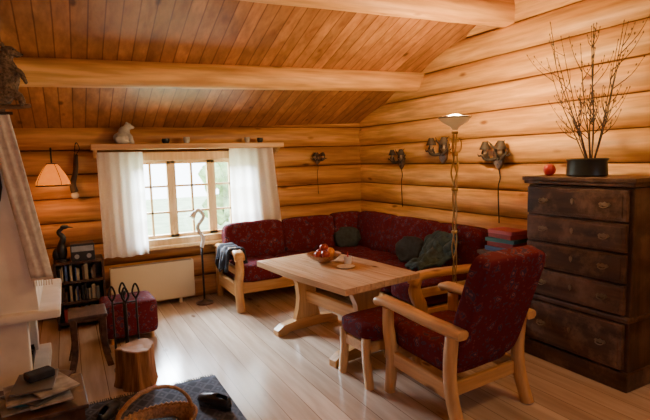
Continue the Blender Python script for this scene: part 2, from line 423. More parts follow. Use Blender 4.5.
for y in (4.34,3.77,3.27): cus('seat_cushion',(2.84,y,.345),(.76,.585 if y>3.5 else .45,.20),par=r)
for x,w in ((1.82,.70),(2.50,.70)): cus('back_cushion',(x,5.15,.60),(w,.20,.44),('X',-.14),par=r)
cus('back_cushion',(3.02,5.13,.61),(.42,.24,.45),('X',-.1),par=r)
for y,w in ((4.70,.72),(4.00,.72),(3.34,.66)): cus('back_cushion',(3.19,y,.62),(.20,w,.46),('Y',.14),par=r)
def arm(par,place,h=0,tw=.05):
    bm=B(); p=cr([(0,.76,.56+h),(0,.45,.575+h),(0,.12,.585+h),(0,-.02,.57+h),(0,-.055,.515+h)],5)
    sweep(bm,[place(*q) for q in p],place.side,tw,.027,.6); obj('armrest',bm,'piney' if place.k==0 else 'pinex',par,smooth=60)
    bm=B(); p=cr([(0,-.02,.55+h),(0,-.035,.42),(0,.02,.28),(0,.005,.12),(0,-.02,0)],5)
    sweep(bm,[place(*q) for q in p],place.side,.034,[.045]*4+[.052]*5+[.058]*5+[.052]*7,.5); obj('leg',bm,'pine',par,smooth=60)
    bm=B(); p=cr([(0,.68,.56+h),(0,.70,.3),(0,.72,0)],5)
    sweep(bm,[place(*q) for q in p],place.side,.03,.044,.5); obj('leg',bm,'pine',par,smooth=60)
    for z,hh in ((.2,.065),(.40,.035)):
        bm=B(); sweep(bm,[place(0,.0,z),place(0,.7,z)],place.side,.02,hh)
        obj('side_rail',bm,'piney' if place.k==0 else 'pinex',par)
class PL:
    def __init__(s,k,o): s.k=k; s.o=Vector(o); s.side=(1,0,0) if k==0 else (0,1,0)
    def __call__(s,a,d,z): return s.o+(Vector((a,d,z)) if s.k==0 else Vector((d,a,z)))
arm(r,PL(0,(1.44,4.56,0)),.012,.052); arm(r,PL(1,(2.42,3.0,0)),-.035,.058)
bm=B(); box(bm,(3.2,5.1,.09),(.06,.06,.18)); obj('leg',bm,'pine',r)
bm=B()
def f(a,b):
    i=a*16; v=b*2-1; y=4.60+.42*a+.01*math.sin(b*22)
    x=1.44+ (.085*math.copysign(min(1,abs(v)*2.2),v)); zt=.622+.02*math.sin(i*1.1)
    dr=max(0,abs(v)-.35)
    return (x+.02*v*math.sin(i*1.5)+(.03*dr*v),y,zt-dr*(.30 if v<0 else .22)*(1+.25*math.sin(i*.9)))
grid(bm,16,22,f)
o=obj('throw',bm,'cloth',smooth=True); solid(o,.018); thing(o,'black knitted throw draped over the sofa arm','throw')
# garment
bm=B()
path=cr([(3.09,0,.74),(3.055,0,.68),(3.01,0,.58),(2.93,0,.51),(2.78,0,.475),(2.70,0,.465)],5)
def f(a,b):
    q=b*(len(path)-1); k=min(int(q),len(path)-2); p=path[k].lerp(path[k+1],q-k)
    y=3.22+.32*a+.10*math.sin(b*5)*(a-.3)+.05*b
    nv=noise.noise_vector(Vector((a*4.2,b*6,1))); bulge=math.sin(a*math.pi)*math.sin(b*math.pi)
    return (p.x-.05*abs(nv.x)-.015-.03*bulge,y+.03*nv.y,p.z+.06*abs(nv.z)+.012+.022*math.sin(a*14+b*4)*bulge+.045*bulge)
grid(bm,26,34,f)
o=obj('garment',bm,'green',smooth=True); solid(o,.02); thing(o,'crumpled dark teal jacket lying on the sofa seat','garment')
def pillow(c,s,rot,rz,mat,lab):
    bm=B(); cushion(bm,(0,0,0),s,None,n=2.8,wr=.03,fr=11)
    o=obj('cushion',bm,mat,smooth=True,loc=c); o.rotation_euler=(rot,0,rz); thing(o,lab,'cushion','loose scatter cushions on the sofa'); return o
pillow((2.93,4.96,.55),(.32,.13,.25),-.5,math.radians(-35),'grey','black-green cushion in the corner of the sofa')
pillow((2.96,3.78,.58),(.34,.12,.26),-.4,math.radians(-70),'grey','dark green cushion leaning on the sofa back')
# ---------------- table ----------------
r=root('dining_table','solid pine trestle table with planked top','table',(1.86,3.40,0),math.radians(8))
bm=B(); pts=[]
for s in (1,-1):
    for i in range(13):
        v=-1+2*i/12; pts.append((s*(.37+.012*math.cos(v*3)),v*.62*s,.60))
poly(bm,pts,(0,0,.045))
obj('table_top',bm,'table',r)
for y in (-.40,.40):
    bm=B(); P=[(-.13,.10),(-.10,.2),(-.085,.3),(-.10,.42),(-.15,.52),(-.18,.575)]
    pl=[(a,y,z) for a,z in P]+[(-a,y,z) for a,z in reversed(P)]
    poly(bm,pl,(0,.055,0)); obj('trestle_leg',bm,'pine',r)
    bm=B(); P=[(-.32,0),(-.32,.05),(-.26,.085),(-.12,.105),(.12,.105),(.26,.085),(.32,.05),(.32,0),(.24,0),(.2,.02),(-.2,.02),(-.24,0)]
    poly(bm,[(a,y,z) for a,z in P],(0,.075,0)); obj('foot',bm,'pinex',r)
    bm=B(); box(bm,(0,y,.565),(.60,.06,.04),bev=.008); obj('crossbar',bm,'pinex',r)
bm=B(); box(bm,(0,0,.30),(.045,.92,.10),bev=.01); obj('stretcher',bm,'piney',r)
TZ=.6235
BX,BY=1.88,3.58
bm=B(); lathe(bm,[(.001,.0),(.05,0),(.055,.012),(.10,.03),(.145,.065),(.15,.072),(.14,.07),(.095,.038),(.001,.02)],32)
o=obj('bowl',bm,'wicker',smooth=50,loc=(BX,BY,TZ)); thing(o,'shallow turned wooden fruit bowl on the table','bowl')
M['apple']=plain('red_apple_skin',(.45,.06,.03),.3,0,10,.5); M['orange']=plain('orange_peel',(.75,.28,.03),.5,0,40,.2,bump=.2)
def fruit(mat,nm,lab,pos,rr):
    bm=B(); P=[]
    for i in range(13):
        a=math.pi*i/12; rad=rr*math.sin(a)*(1+.06*math.cos(a)); z=-rr*.92*math.cos(a); z-= .25*rr*math.exp(-(a-math.pi)**2*5) if nm=='apple' else 0
        P.append((max(.0005,rad),z))
    lathe(bm,P,18); o=obj(nm,bm,mat,smooth=60,loc=pos); thing(o,lab,'fruit','fruit in the bowl')
    bm=B(); tube(bm,[(0,0,rr*.66),(.004,0,rr*1.05)],.002,6); obj('stem',bm,'twig',o)
    return o
a1=fruit('apple','apple','red apple in the wooden fruit bowl',(BX-.06,BY-.02,TZ+.075),.038)
o1=fruit('orange','orange','orange in the wooden fruit bowl',(BX+.03,BY-.05,TZ+.075),.038)
for src,p in ((a1,(BX,BY+.06,TZ+.077)),(a1,(BX+.005,BY+.005,TZ+.125)),(o1,(BX+.08,BY+.03,TZ+.078)),(a1,(BX-.03,BY-.09,TZ+.088))):
    n=copy_tree(src); n.location=p; n.rotation_euler=(random.random()*.6,random.random()*.5,random.random()*6)
def glass(loc):
    bm=B(); lathe(bm,[(.001,0),(.03,0),(.035,.06),(.033,.06),(.028,.006),(.001,.006)],20); o=obj('candle_glass',bm,'white',smooth=50,loc=loc); thing(o,'small white tealight candle holder on the table','candle holder')
    bm=B(); cyl(bm,(0,0,.006),(0,0,.05),.022); obj('candle',bm,'paper',o)
    bm=B(); tube(bm,[(0,0,.05),(.002,0,.10)],[.008,.002],8); obj('wick',bm,'redc',o)
glass((2.02,3.42,TZ))
bm=B(); lathe(bm,[(.001,0),(.05,0),(.075,.012),(.07,.012),(.045,.004),(.001,.004)],24); thing(obj('saucer',bm,'white',smooth=50,loc=(1.93,3.30,TZ)),'small white saucer on the table','saucer')
# ---------------- armchair ----------------
r=root('armchair','pine armchair upholstered in dark red patterned fabric','armchair',(2.05,2.14,0),math.radians(4))
HW=.29
for s in (-1,1):
    x=s*HW
    bm=B(); sweep(bm,cr([(x,.335,.55),(x,.335,.42),(x,.305,.26),(x,.315,.12),(x,.335,0)],5),(1,0,0),.029,[.036]*6+[.041]*6+[.038]*9,.5); obj('leg',bm,'pine',r,smooth=60)
    bm=B(); sweep(bm,cr([(x,-.20,.53),(x,-.185,.34),(x,-.20,.18),(x,-.26,0)],5),(1,0,0),.029,.038,.5); obj('leg',bm,'pine',r,smooth=60)
    bm=B(); sweep(bm,cr([(x,.435,.56),(x,.40,.583),(x,.25,.582),(x,0,.562),(x,-.28,.55)],5),(1,0,0),[.034,.04,.045]+[.048]*16+[.045,.04],.025,.6); obj('armrest',bm,'piney',r,smooth=60)
    bm=B(); sweep(bm,[(x,.30,.24),(x,-.19,.20)],(1,0,0),.017,.045); obj('side_rail',bm,'piney',r)
for y,z in ((.29,.25),(-.17,.20)):
    bm=B(); box(bm,(0,y,z),(.56,.03,.08),bev=.008); obj('cross_rail',bm,'pinex',r)
bm=B(); cushion(bm,(0,.09,.355),(.52,.52,.16),('X',.08),n=7,wr=.004); obj('seat_cushion',bm,'fab',r,smooth=True)
bm=B(); cushion(bm,(0,-.25,.65),(.52,.12,.685),('X',.33),n=9,N=16,wr=.003); obj('backrest',bm,'fab',r,smooth=True)
# footstool
r=root('footstool','pine footstool with dark red patterned cushion','footstool',(1.84,2.71,0),math.radians(3))
bm=B(); cushion(bm,(0,0,.36),(.46,.34,.12),None,n=5.5,wr=.005); obj('seat_cushion',bm,'fab',r,smooth=True)
for sx in (-1,1):
    for sy in (-1,1):
        bm=B(); x=sx*.205; y=sy*.13; sweep(bm,cr([(x,y,.33),(x,y,.2),(x,y+sy*.03,0)],5),(1,0,0),.024,.032,.5); obj('leg',bm,'pine',r,smooth=60)
bm=B()
for sy in (-1,1): box(bm,(0,sy*.13,.265),(.43,.025,.07),bev=.006)
for sx in (-1,1): box(bm,(sx*.205,0,.265),(.025,.28,.07),bev=.006)
obj('frame',bm,'pinex',r)
# ---------------- chest ----------------
r=root('chest_of_drawers','tall worn antique dark oak chest of drawers against log wall','chest of drawers',(3.135,2.05,0))
W=.76; Dp=.34; H=1.33
bm=B(); box(bm,(0,0,.06),(Dp+.018,W+.018,.12),bev=.008); obj('base',bm,'dark',r)
bm=B(); box(bm,(0,0,.455),(Dp+.016,W+.012,.035),bev=.01); obj('moulding',bm,'dark',r)
bm=B(); box(bm,(.01,0,.69),(Dp-.02,W-.01,1.16),bev=.006); obj('body',bm,'darkz',r)
bm=B()
for k,(e,z,h) in enumerate(((.05,H-.014,.028),(.025,H-.04,.026))): box(bm,(-.003,0,z),(Dp+e*.75,W+e,h),bev=.006)
obj('top',bm,'dark',r)
def drawer(z0,z1):
    zc=(z0+z1)/2; x=-Dp/2-.004
    bm=B(); box(bm,(x,0,zc),(.03,W-.05,z1-z0-.016),bev=.005)
    box(bm,(x-.014,0,zc),(.008,W-.10,z1-z0-.055),bev=.003)
    d=obj('drawer',bm,'dark',r)
    for s in (-1,1):
        bm=B(); y=s*.22
        P=[(-.040,.0),(-.028,.012),(-.014,.008),(0,.017),(.014,.008),(.028,.012),(.040,0),(.028,-.012),(.014,-.008),(0,-.013),(-.014,-.008),(-.028,-.012)]
        poly(bm,[(x-.020,y+a,zc+.004+b) for a,b in P],(.004,0,0))
        tube(bm,cr([(x-.022,y-.027,zc+.004),(x-.032,y-.023,zc-.009),(x-.035,y,zc-.016),(x-.032,y+.023,zc-.009),(x-.022,y+.027,zc+.004)],4),.0035,6)
        obj('handle',bm,'dull',d,smooth=40)
    bm=B(); P=[(0,.022),(.012,.012),(.010,-.007),(0,-.022),(-.010,-.007),(-.012,.012)]
    poly(bm,[(x-.020,a,zc+.008+b) for a,b in P],(.004,0,0)); cyl(bm,(x-.020,0,zc+.012),(x-.024,0,zc+.012),.004); obj('keyhole_plate',bm,'dull',d)
for z in ((.13,.435),(.48,.68),(.68,.87),(.87,1.06),(1.06,1.265)): drawer(*z)
CZ=H
PX,PY=3.10,2.06
bm=B(); lathe(bm,[(.001,0),(.115,0),(.125,.01),(.12,.10),(.13,.115),(.12,.12),(.108,.115),(.105,.03),(.001,.02)],32,sx=.8,sy=1.1)
o=obj('pot',bm,'pot',smooth=40,loc=(PX,PY,CZ)); thing(o,'wide low dark pewter pot holding bare branches','pot')
bm=B(); lathe(bm,[(0.001,0),(.02,0),(.036,.016),(.043,.042),(.036,.068),(.018,.082),(.001,.084)],20); o=obj('candle',bm,'redc',smooth=60,loc=(3.08,2.33,CZ)); thing(o,'red ball candle on the chest of drawers','candle')
bm=B(); tube(bm,[(0,0,.08),(0,0,.095)],.002,6); obj('wick',bm,'twig',o)
def twigmesh(seed):
    random.seed(seed); bm=B(); bd=[]
    L=.80+.14*random.random(); bend=random.uniform(-.10,.10)
    P=cr([(0,0,.0),(bend*.4,0,L*.33),(bend,.02,L*.66),(bend*1.3+.02,.03,L)],5)
    tube(bm,P,[.005-.0035*i/(len(P)-1) for i in range(len(P))],5)
    for k in range(6):
        i=random.randint(4,len(P)-3); p=P[i]; a=random.uniform(0,6.28); l=random.uniform(.10,.26)
        q=p+Vector((math.cos(a)*l*.5,math.sin(a)*l*.5,l)); tube(bm,cr([p,(p+q)/2+Vector((math.cos(a)*.02,math.sin(a)*.02,0)),q],3),[.003,.0025,.002,.0015,.001],4)
        for t in (.5,.75,1): bd.append(p.lerp(q,t))
    for i in range(7,len(P)): bd.append(P[i])
    b2=B()
    for p in bd: ell(b2,p+Vector((0,0,.006)),(.0038,.0038,.009),sub=1)
    return bm,b2
base=[]
for k in range(4):
    bm,b2=twigmesh(20+k); o=obj('branch',bm,'twig',loc=(PX,PY-.03,CZ+.03)); thing(o,'bare dark willow branch with catkins in the pot','branch','bare branches in the pot')
    c_=obj('catkins',b2,'bud',o,smooth=True); c_['kind']='stuff'; base.append(o)
random.seed(3)
al=list(base)
for k in range(7): al.append(copy_tree(base[k%4]))
for k,o in enumerate(al):
    lx=-.22+.30*random.random(); ly=-.42+.86*k/10
    d=Vector((lx,ly,1)).normalized()
    o.rotation_euler=(d.to_track_quat('Z','X')).to_euler()
# side table
r=root('side_table','small dark wooden side table between sofa and chest','side table',(3.13,2.72,0))
bm=B(); box(bm,(0,0,.70),(.36,.36,.03),bev=.006); obj('table_top',bm,'dark',r)
for sx in (-1,1):
    for sy in (-1,1):
        bm=B(); tube(bm,[(sx*.15,sy*.15,.69),(sx*.15,sy*.15,.35),(sx*.15,sy*.15,0)],[.018,.022,.014],8); obj('leg',bm,'darkz',r)
bm=B(); box(bm,(0,0,.25),(.30,.30,.02)); obj('shelf',bm,'dark',r)
cols=[('book_red',(.30,.03,.03)),('book_blue',(.05,.10,.26)),('book_cream',(.35,.29,.2)),('book_pink',(.5,.1,.12)),('book_teal',(.04,.16,.18)),('book_black',(.02,.02,.022)),('book_brown',(.08,.04,.02)),('book_grey',(.10,.10,.10))]
for n_,c_ in cols: M[n_]=plain(n_,c_,.5,0,5,.1)
nm={'book_red':'red','book_blue':'blue','book_cream':'cream','book_pink':'pink','book_teal':'dark teal','book_black':'black','book_brown':'brown','book_grey':'dark grey'}
z=.716
for i,(mt,h,w) in enumerate((('book_blue',.035,.28),('book_red',.04,.26),('book_teal',.03,.27),('book_red',.035,.25),('book_pink',.03,.24))):
    bm=B(); box(bm,(0,0,h/2),(w*.75,w,h),bev=.003); o=obj('book',bm,mt,loc=(3.10+.01*(i%2),2.72,z),rz=.08*((i%3)-1)); thing(o,'%s boxed book in a stack on the side table'%nm[mt],'book','stacked books on the side table')
    bm=B(); box(bm,(.006,0,h/2),(w*.75,w*.97,h*.7)); obj('pages',bm,'paper',o); z+=h+.001
# torchiere
LX,LY=2.56,2.74
r=root('floor_lamp','tall brass uplighter floor lamp with twisted rods','lamp',(LX,LY,0))
bm=B(); lathe(bm,[(.001,0),(.14,0),(.14,.012),(.05,.03),(.03,.06),(.001,.06)],32); obj('base',bm,'brass',r,smooth=40)
for k in range(3):
    bm=B(); P=[]
    for i in range(110):
        z=.05+1.62*i/109; a=k*2.094+z*11; rr=.014+.014*math.exp(-((z-1.38)/.07)**2)+.006*math.exp(-((z-.8)/.06)**2)
        P.append((rr*math.cos(a),rr*math.sin(a),z))
    tube(bm,P,.0055,6); obj('pole',bm,'brass',r,smooth=True)
for zz in (.5,.92,1.24,1.50,1.66):
    bm=B(); lathe(bm,[(.001,-.010),(.022,-.010),(.027,0),(.022,.010),(.001,.010)],20,c=(0,0,zz)); obj('collar',bm,'brass',r,smooth=40)
for s in (-1,1):
    bm=B(); tube(bm,cr([(s*.02,0,1.51),(s*.055,0,1.53),(s*.065,0,1.59),(s*.04,0,1.62),(s*.032,0,1.59)],4),.0045,8); obj('scroll',bm,'brass',r,smooth=True)
bm=B(); lathe(bm,[(.02,1.68),(.035,1.705),(.07,1.722),(.10,1.745),(.115,1.77),(.111,1.772),(.096,1.750),(.066,1.729),(.001,1.72)],32); obj('lamp_shade',bm,'bowlglow',r,smooth=50)
bm=B(); lathe(bm,[(.112,1.765),(.120,1.768),(.120,1.776),(.112,1.778),(.108,1.772),(.112,1.765)],32); obj('rim',bm,'dull',r,smooth=50)
bm=B(); ell(bm,(0,0,1.772),(.06,.06,.022)); obj('bulb',bm,'glow',r,smooth=True)
# ---------------- sconces ----------------
def sconce(loc,rz,seed,lab,cord=.35,sc=1.0):
    random.seed(seed); r=root('wall_sconce',lab,'wall lamp',loc,rz,'rustic wall sconces on the log walls'); r.scale=(sc,)*3
    R=random.uniform
    bm=B(); P=[(0,-.13),(.045,-.08),(.055,.0),(.045,.07),(.02,.10),(0,.12),(-.02,.10),(-.045,.07),(-.055,0),(-.045,-.08)]
    poly(bm,[(a,-.015,b) for a,b in P],(0,.03,0)); obj('back_plate',bm,'dark',r)
    for s in (-1,1):
        bm=B()
        tube(bm,cr([(0,-.025,-.03),(s*.05,-.07,-.045),(s*.10,-.09,-.03),(s*.13,-.08,.01),(s*R(.13,.16),-.06,.05)],5),[.016,.016,.014,.010,.004],8)
        tube(bm,cr([(s*.055,-.072,-.04),(s*.05,-.10,.0),(s*R(.03,.05),-.10,.03)],4),[.010,.009,.003],6)
        tube(bm,cr([(s*.12,-.085,.0),(s*.16,-.09,-.01),(s*R(.17,.19),-.08,.01)],4),[.009,.007,.003],6)
        tube(bm,cr([(s*.01,-.025,.04),(s*.05,-.05,.08),(s*R(.08,.11),-.04,.12)],4),[.012,.009,.003],6)
        obj('antler_arm',bm,'sconce',r,smooth=True)
        xx=s*.088; zz=-.02
        bm=B(); lathe(bm,[(.008,-.01),(.014,.0),(.030,.018),(.034,.028),(.026,.026),(.001,.02)],14,c=(xx,-.09,zz)); obj('candle_cup',bm,'dull',r,smooth=40)
        bm=B(); cyl(bm,(xx,-.09,zz+.02),(xx,-.09,zz+.075),.011); obj('candle_sleeve',bm,'amber',r,smooth=40)
        bm=B(); lathe(bm,[(.022,.135),(.050,.065),(.048,.066),(.020,.135)],14,c=(xx,-.09,zz)); obj('lamp_shade',bm,'sconce',r,smooth=40)
    if cord:
        bm=B(); tube(bm,cr([(0,-.03,-.08),(.012,-.012,-.2),(-.008,-.012,-.3),(.006,-.012,-.2-cord)],5),.005,6); obj('cord',bm,'iron',r,smooth=True)
WR=3.345
sconce((WR,4.41,1.47),-math.pi/2,11,'dark rustic wall sconce with small lamp shades and cord',.4,.9)
sconce((WR,3.72,1.55),-math.pi/2,12,'dark rustic wall sconce mounted high above the sofa',0,1.05)
sconce((WR,3.02,1.49),-math.pi/2,13,'dark rustic wall sconce with cord near the chest',.4,1.0)
sconce((2.73,5.305,1.50),0,14,'dark rustic wall sconce beside the room corner',.5,.62)
# ---------------- left side ----------------
r=root('shelf_unit','dark wooden low shelf unit under the wall lamp','shelf',(.05,5.08,0))
for x in (-.2,.2):
    bm=B(); box(bm,(x,0,.31),(.02,.28,.62)); obj('side_panel',bm,'darkz',r)
for z in (.05,.24,.43,.61):
    bm=B(); box(bm,(0,0,z),(.40,.28,.02)); obj('shelf_board',bm,'dark',r)
bm=B(); box(bm,(0,.13,.31),(.40,.01,.60)); obj('back_panel',bm,'dark',r)
random.seed(5)
for z0 in (.061,.251,.441):
    x=-.17
    while x<.33-.18:
        w=random.choice((.010,.014,.020,.03)); h=random.uniform(.09,.15); mt=random.choice(('book_black','book_brown','book_grey','book_red','book_blue','book_cream','book_brown','book_black'))
        bm=B(); box(bm,(0,0,h/2),(w,.13,h)); o=obj('book',bm,mt,loc=(.05+x,5.03+random.uniform(-.015,.02),z0)); thing(o,'%s thin book standing in the low shelf'%nm[mt],'book','thin books in the low shelf'); x+=w+random.choice((.003,.003,.02))
r=root('stereo','grey and black compact stereo on the shelf unit','stereo',(.09,5.04,.621))
bm=B(); box(bm,(0,0,.08),(.20,.2,.16),bev=.008); obj('body',bm,'black',r)
bm=B(); box(bm,(0,-.102,.115),(.18,.006,.05)); obj('display_panel',bm,'silver',r)
for x in (-.05,.05):
    bm=B(); cyl(bm,(x,-.10,.045),(x,-.115,.045),.02); obj('knob',bm,'silver',r,smooth=40)
bm=B(); ell(bm,(0,0,.07),(.035,.03,.07)); tube(bm,cr([(0,0,.12),(.015,0,.17),(-.01,0,.21),(.02,0,.24)],4),[.022,.020,.015,.012],10); ell(bm,(.028,0,.245),(.026,.016,.017)); tube(bm,[(.05,0,.243),(.085,0,.235)],[.007,.001],8); cyl(bm,(0,0,0),(0,0,.02),.045); ell(bm,(-.03,0,.05),(.03,.02,.05))
o=obj('bird_figurine',bm,'black',smooth=50,loc=(-.08,5.02,.621)); o.scale=(1.3,1.3,1.3); thing(o,'black carved long-necked bird figurine on the shelf unit','figurine')
r=root('wall_lamp','glowing amber shade lamp hanging from a wall bracket','lamp',(-.10,5.02,.18)); r.scale=(.88,.88,.88)
bm=B(); N_=12
ring_tube(bm,[[(rr*math.cos(2*math.pi*k/N_),rr*math.sin(2*math.pi*k/N_),zz) for k in range(N_)] for rr,zz in ((.045,1.52),(.07,1.49),(.12,1.41),(.155,1.335),(.158,1.30))],False); obj('lamp_shade',bm,'shade',r,smooth=True)
bm=B()
for k in range(4):
    a=2*math.pi*k/4+.5; tube(bm,[(rr*math.cos(a),rr*math.sin(a),zz) for rr,zz in ((.046,1.52),(.072,1.49),(.122,1.41),(.157,1.335),(.16,1.30))],.003,5)
lathe(bm,[(.155,1.292),(.165,1.30),(.155,1.308)],20); lathe(bm,[(.0,1.53),(.05,1.525),(.05,1.515)],20); obj('shade_frame',bm,'shadedark',r)
bm=B(); ell(bm,(0,0,1.42),(.03,.03,.04)); obj('bulb',bm,'glow',r,smooth=True)
bm=B(); tube(bm,cr([(0,0,1.46),(0,0,1.64),(0,.06,1.68),(0,.32,1.66)],5),.008,8); obj('bracket',bm,'iron',r,smooth=True)
r=root('drinking_horn','dark horn with pale tip hanging on log wall','horn',(.08,5.275,1.46))
bm=B(); tube(bm,cr([(.03,0,.14),(.015,-.02,.0),(-.02,-.02,-.14),(-.01,-.02,-.22)],5),[.014,.036],12); obj('horn',bm,'twig',r,smooth=True)
bm=B(); ell(bm,(-.01,-.02,-.25),(.035,.028,.035)); obj('end_cap',bm,'hide',r,smooth=True)
bm=B(); tube(bm,cr([(.03,0,.14),(.06,.005,.2),(.03,.0,.25),(-.0,.005,.05),(-.02,0,-.14)],5),.004,6); obj('strap',bm,'twig',r,smooth=True)
bm=B(); tube(bm,[(.035,-.015,.25),(.035,.05,.245)],.005,6); obj('nail',bm,'iron',r)
# fireplace
r=root('fireplace','white plastered open fireplace with sloping hood and mantel','fireplace')
bm=B(); X0=XL+.11
for (y0,y1) in ((3.50,3.62),(4.28,4.40)): box(bm,((X0-.28)/2,(y0+y1)/2,.27),(-.28-X0,y1-y0,.54),bev=.01)
box(bm,(X0+.06,3.95,.27),(.12,.75,.54)); box(bm,((X0-.20)/2,3.95,.04),(-.20-X0,.93,.08),bev=.01); obj('firebox',bm,'plaster',r)
bm=B(); box(bm,((X0-.09)/2,3.95,.565),(-.09-X0,1.0,.055),bev=.02); obj('mantel',bm,'plaster',r)
bm=B(); poly(bm,[(X0,0,.58),(-.21,0,.58),(-.22,0,.80),(-.37,0,1.75),(-.43,0,1.95),(-.45,0,2.28),(X0,0,2.28)],(0,.84,0))
for v in bm.verts: v.co.y+=3.94
obj('hood',bm,'plaster',r)
bm=B(); box(bm,(-.5,3.95,.1),(.40,.6,.04)); 
for i in range(5): box(bm,(-.48,3.69+.13*i,.13),(.35,.02,.04))
obj('fire_grate',bm,'iron',r)
bm=B(); box(bm,(X0+.13,3.95,.33),(.02,.64,.40)); obj('soot_lining',bm,'soot',r)
# dark iron lantern-like object hanging on the hood
r=root('iron_bellows','dark iron and wood bellows hanging on the chimney hood','bellows',(-.40,3.506,1.42))
bm=B(); P=[(0,.20),(.03,.17),(.035,.10),(.055,.04),(.06,-.04),(.045,-.12),(.015,-.18),(-.015,-.18),(-.045,-.12),(-.06,-.04),(-.055,.04),(-.035,.10),(-.03,.17)]
poly(bm,[(a,-.0,b) for a,b in P],(0,.02,0)); obj('front_board',bm,'iron',r)
bm=B(); tube(bm,[(0,0,-.17),(0,-.005,-.26)],[.012,.007],10); obj('nozzle',bm,'iron',r,smooth=True)
bm=B()
grid(bm,8,30,lambda u,w:((-.175-.155*w)+.12*(u-.5),.006*math.sin(u*15+w*3)-.02,-.42+1.02*w))
o=obj('woven_textile',bm,'band',smooth=True,loc=(0,3.51,1.22)); solid(o,.006); thing(o,'long pale woven wool cloth hanging on the fireplace','textile')
bm=B(); tube(bm,[(-.40,-.02,.60),(-.25,-.02,.60)],.009,8); obj('hanging_rod',bm,'twig',o)
bm=B(); box(bm,(-.175,-.02,-.425),(.12,.006,.012))
for k in range(8): tube(bm,[(-.224+.014*k,-.02,-.42),(-.224+.014*k+.003*math.sin(k),-.02,-.47)],.0025,5)
obj('fringe',bm,'hide',o)
# furry mount
r=root('animal_mount','mounted brown furry marten climbing on the chimney','taxidermy',(-.28,3.72,2.06)); r.scale=(.9,.9,.9)
bm=B()
tube(bm,cr([(-.04,.02,-.17),(-.02,.0,-.09),(.0,-.01,.02),(-.01,-.02,.11),(.01,-.03,.16)],6),[.045,.075,.085,.065,.045],14)
ell(bm,(.025,-.035,.175),(.055,.042,.040)); ell(bm,(.075,-.04,.160),(.032,.022,.020))
for s in (-1,1):
    ell(bm,(-.005,-.035+s*.032,.215),(.012,.012,.020))
    tube(bm,cr([(.03,-.01+s*.05,.06),(.09,-.02+s*.06,.03),(.115,-.03+s*.05,-.03)],4),[.028,.018,.012],8)
    tube(bm,cr([(-.01,s*.06,-.10),(.07,s*.07,-.13),(.08,-.02+s*.06,-.20)],4),[.04,.025,.014],8)
tube(bm,cr([(-.05,.03,-.15),(-.06,.06,-.24),(-.02,.08,-.32)],5),[.035,.030,.012],10)
o=obj('body',bm,'fur',r); m=o.modifiers.new('r','REMESH'); m.mode='VOXEL'; m.voxel_size=.007; m.use_smooth_shade=True
tx=bpy.data.textures.new('fur_noise','CLOUDS'); tx.noise_scale=.012; m=o.modifiers.new('d','DISPLACE'); m.texture=tx; m.strength=.012
bm=B(); ell(bm,(.108,-.04,.162),(.008,.009,.007),sub=2); obj('nose',bm,'black',r)
for s in (-1,1):
    bm=B(); ell(bm,(.058,-.038+s*.028,.187),(.007,.006,.007),sub=2); obj('eye',bm,'black',r)
bm=B(); tube(bm,cr([(-.2,.0,-.22),(-.1,.03,-.20),(.02,.0,-.20),(.13,-.03,-.19)],4),.016,8); obj('perch',bm,'bark',r,smooth=True)
# pouf
r=root('pouf','low square seat upholstered in dark red patterned fabric','stool',(.40,4.46,0),.05)
bm=B(); cushion(bm,(0,0,.195),(.43,.39,.30),None,n=9,wr=.005); obj('seat',bm,'fab',r,smooth=True)
for sx in (-1,1):
    for sy in (-1,1):
        bm=B(); cyl(bm,(sx*.16,sy*.14,0),(sx*.16,sy*.14,.06),.018); obj('leg',bm,'pine',r)
# stump
r=root('chopping_stump','short split orange-brown tree stump standing on the floor','stump',(.33,3.44,.0)); r.scale=(.88,.88,.95)
bm=B(); n=36; rings=[]
for z,k in ((0,1.10),(.05,1.02),(.15,.96),(.27,.97)):
    rr=[]
    for i in range(n):
        a=2*math.pi*i/n; q=1+.06*math.sin(3*a)+.035*math.sin(11*a)+.03*math.sin(7*a+z*4)-(.16 if i in (20,21) else 0)
        rr.append((.14*k*q*math.cos(a),.14*k*q*math.sin(a),z+(.012*math.sin(2*a) if z>.2 else 0)))
    rings.append(rr)
ring_tube(bm,rings); obj('bark_log',bm,'stumpw',r,smooth=30)
bm=B(); ring_tube(bm,[[(x*.95,y*.95,z+dz) for x,y,z in rings[-1]] for dz in (-.008,.006)]); obj('cut_face',bm,'endgrain',r)
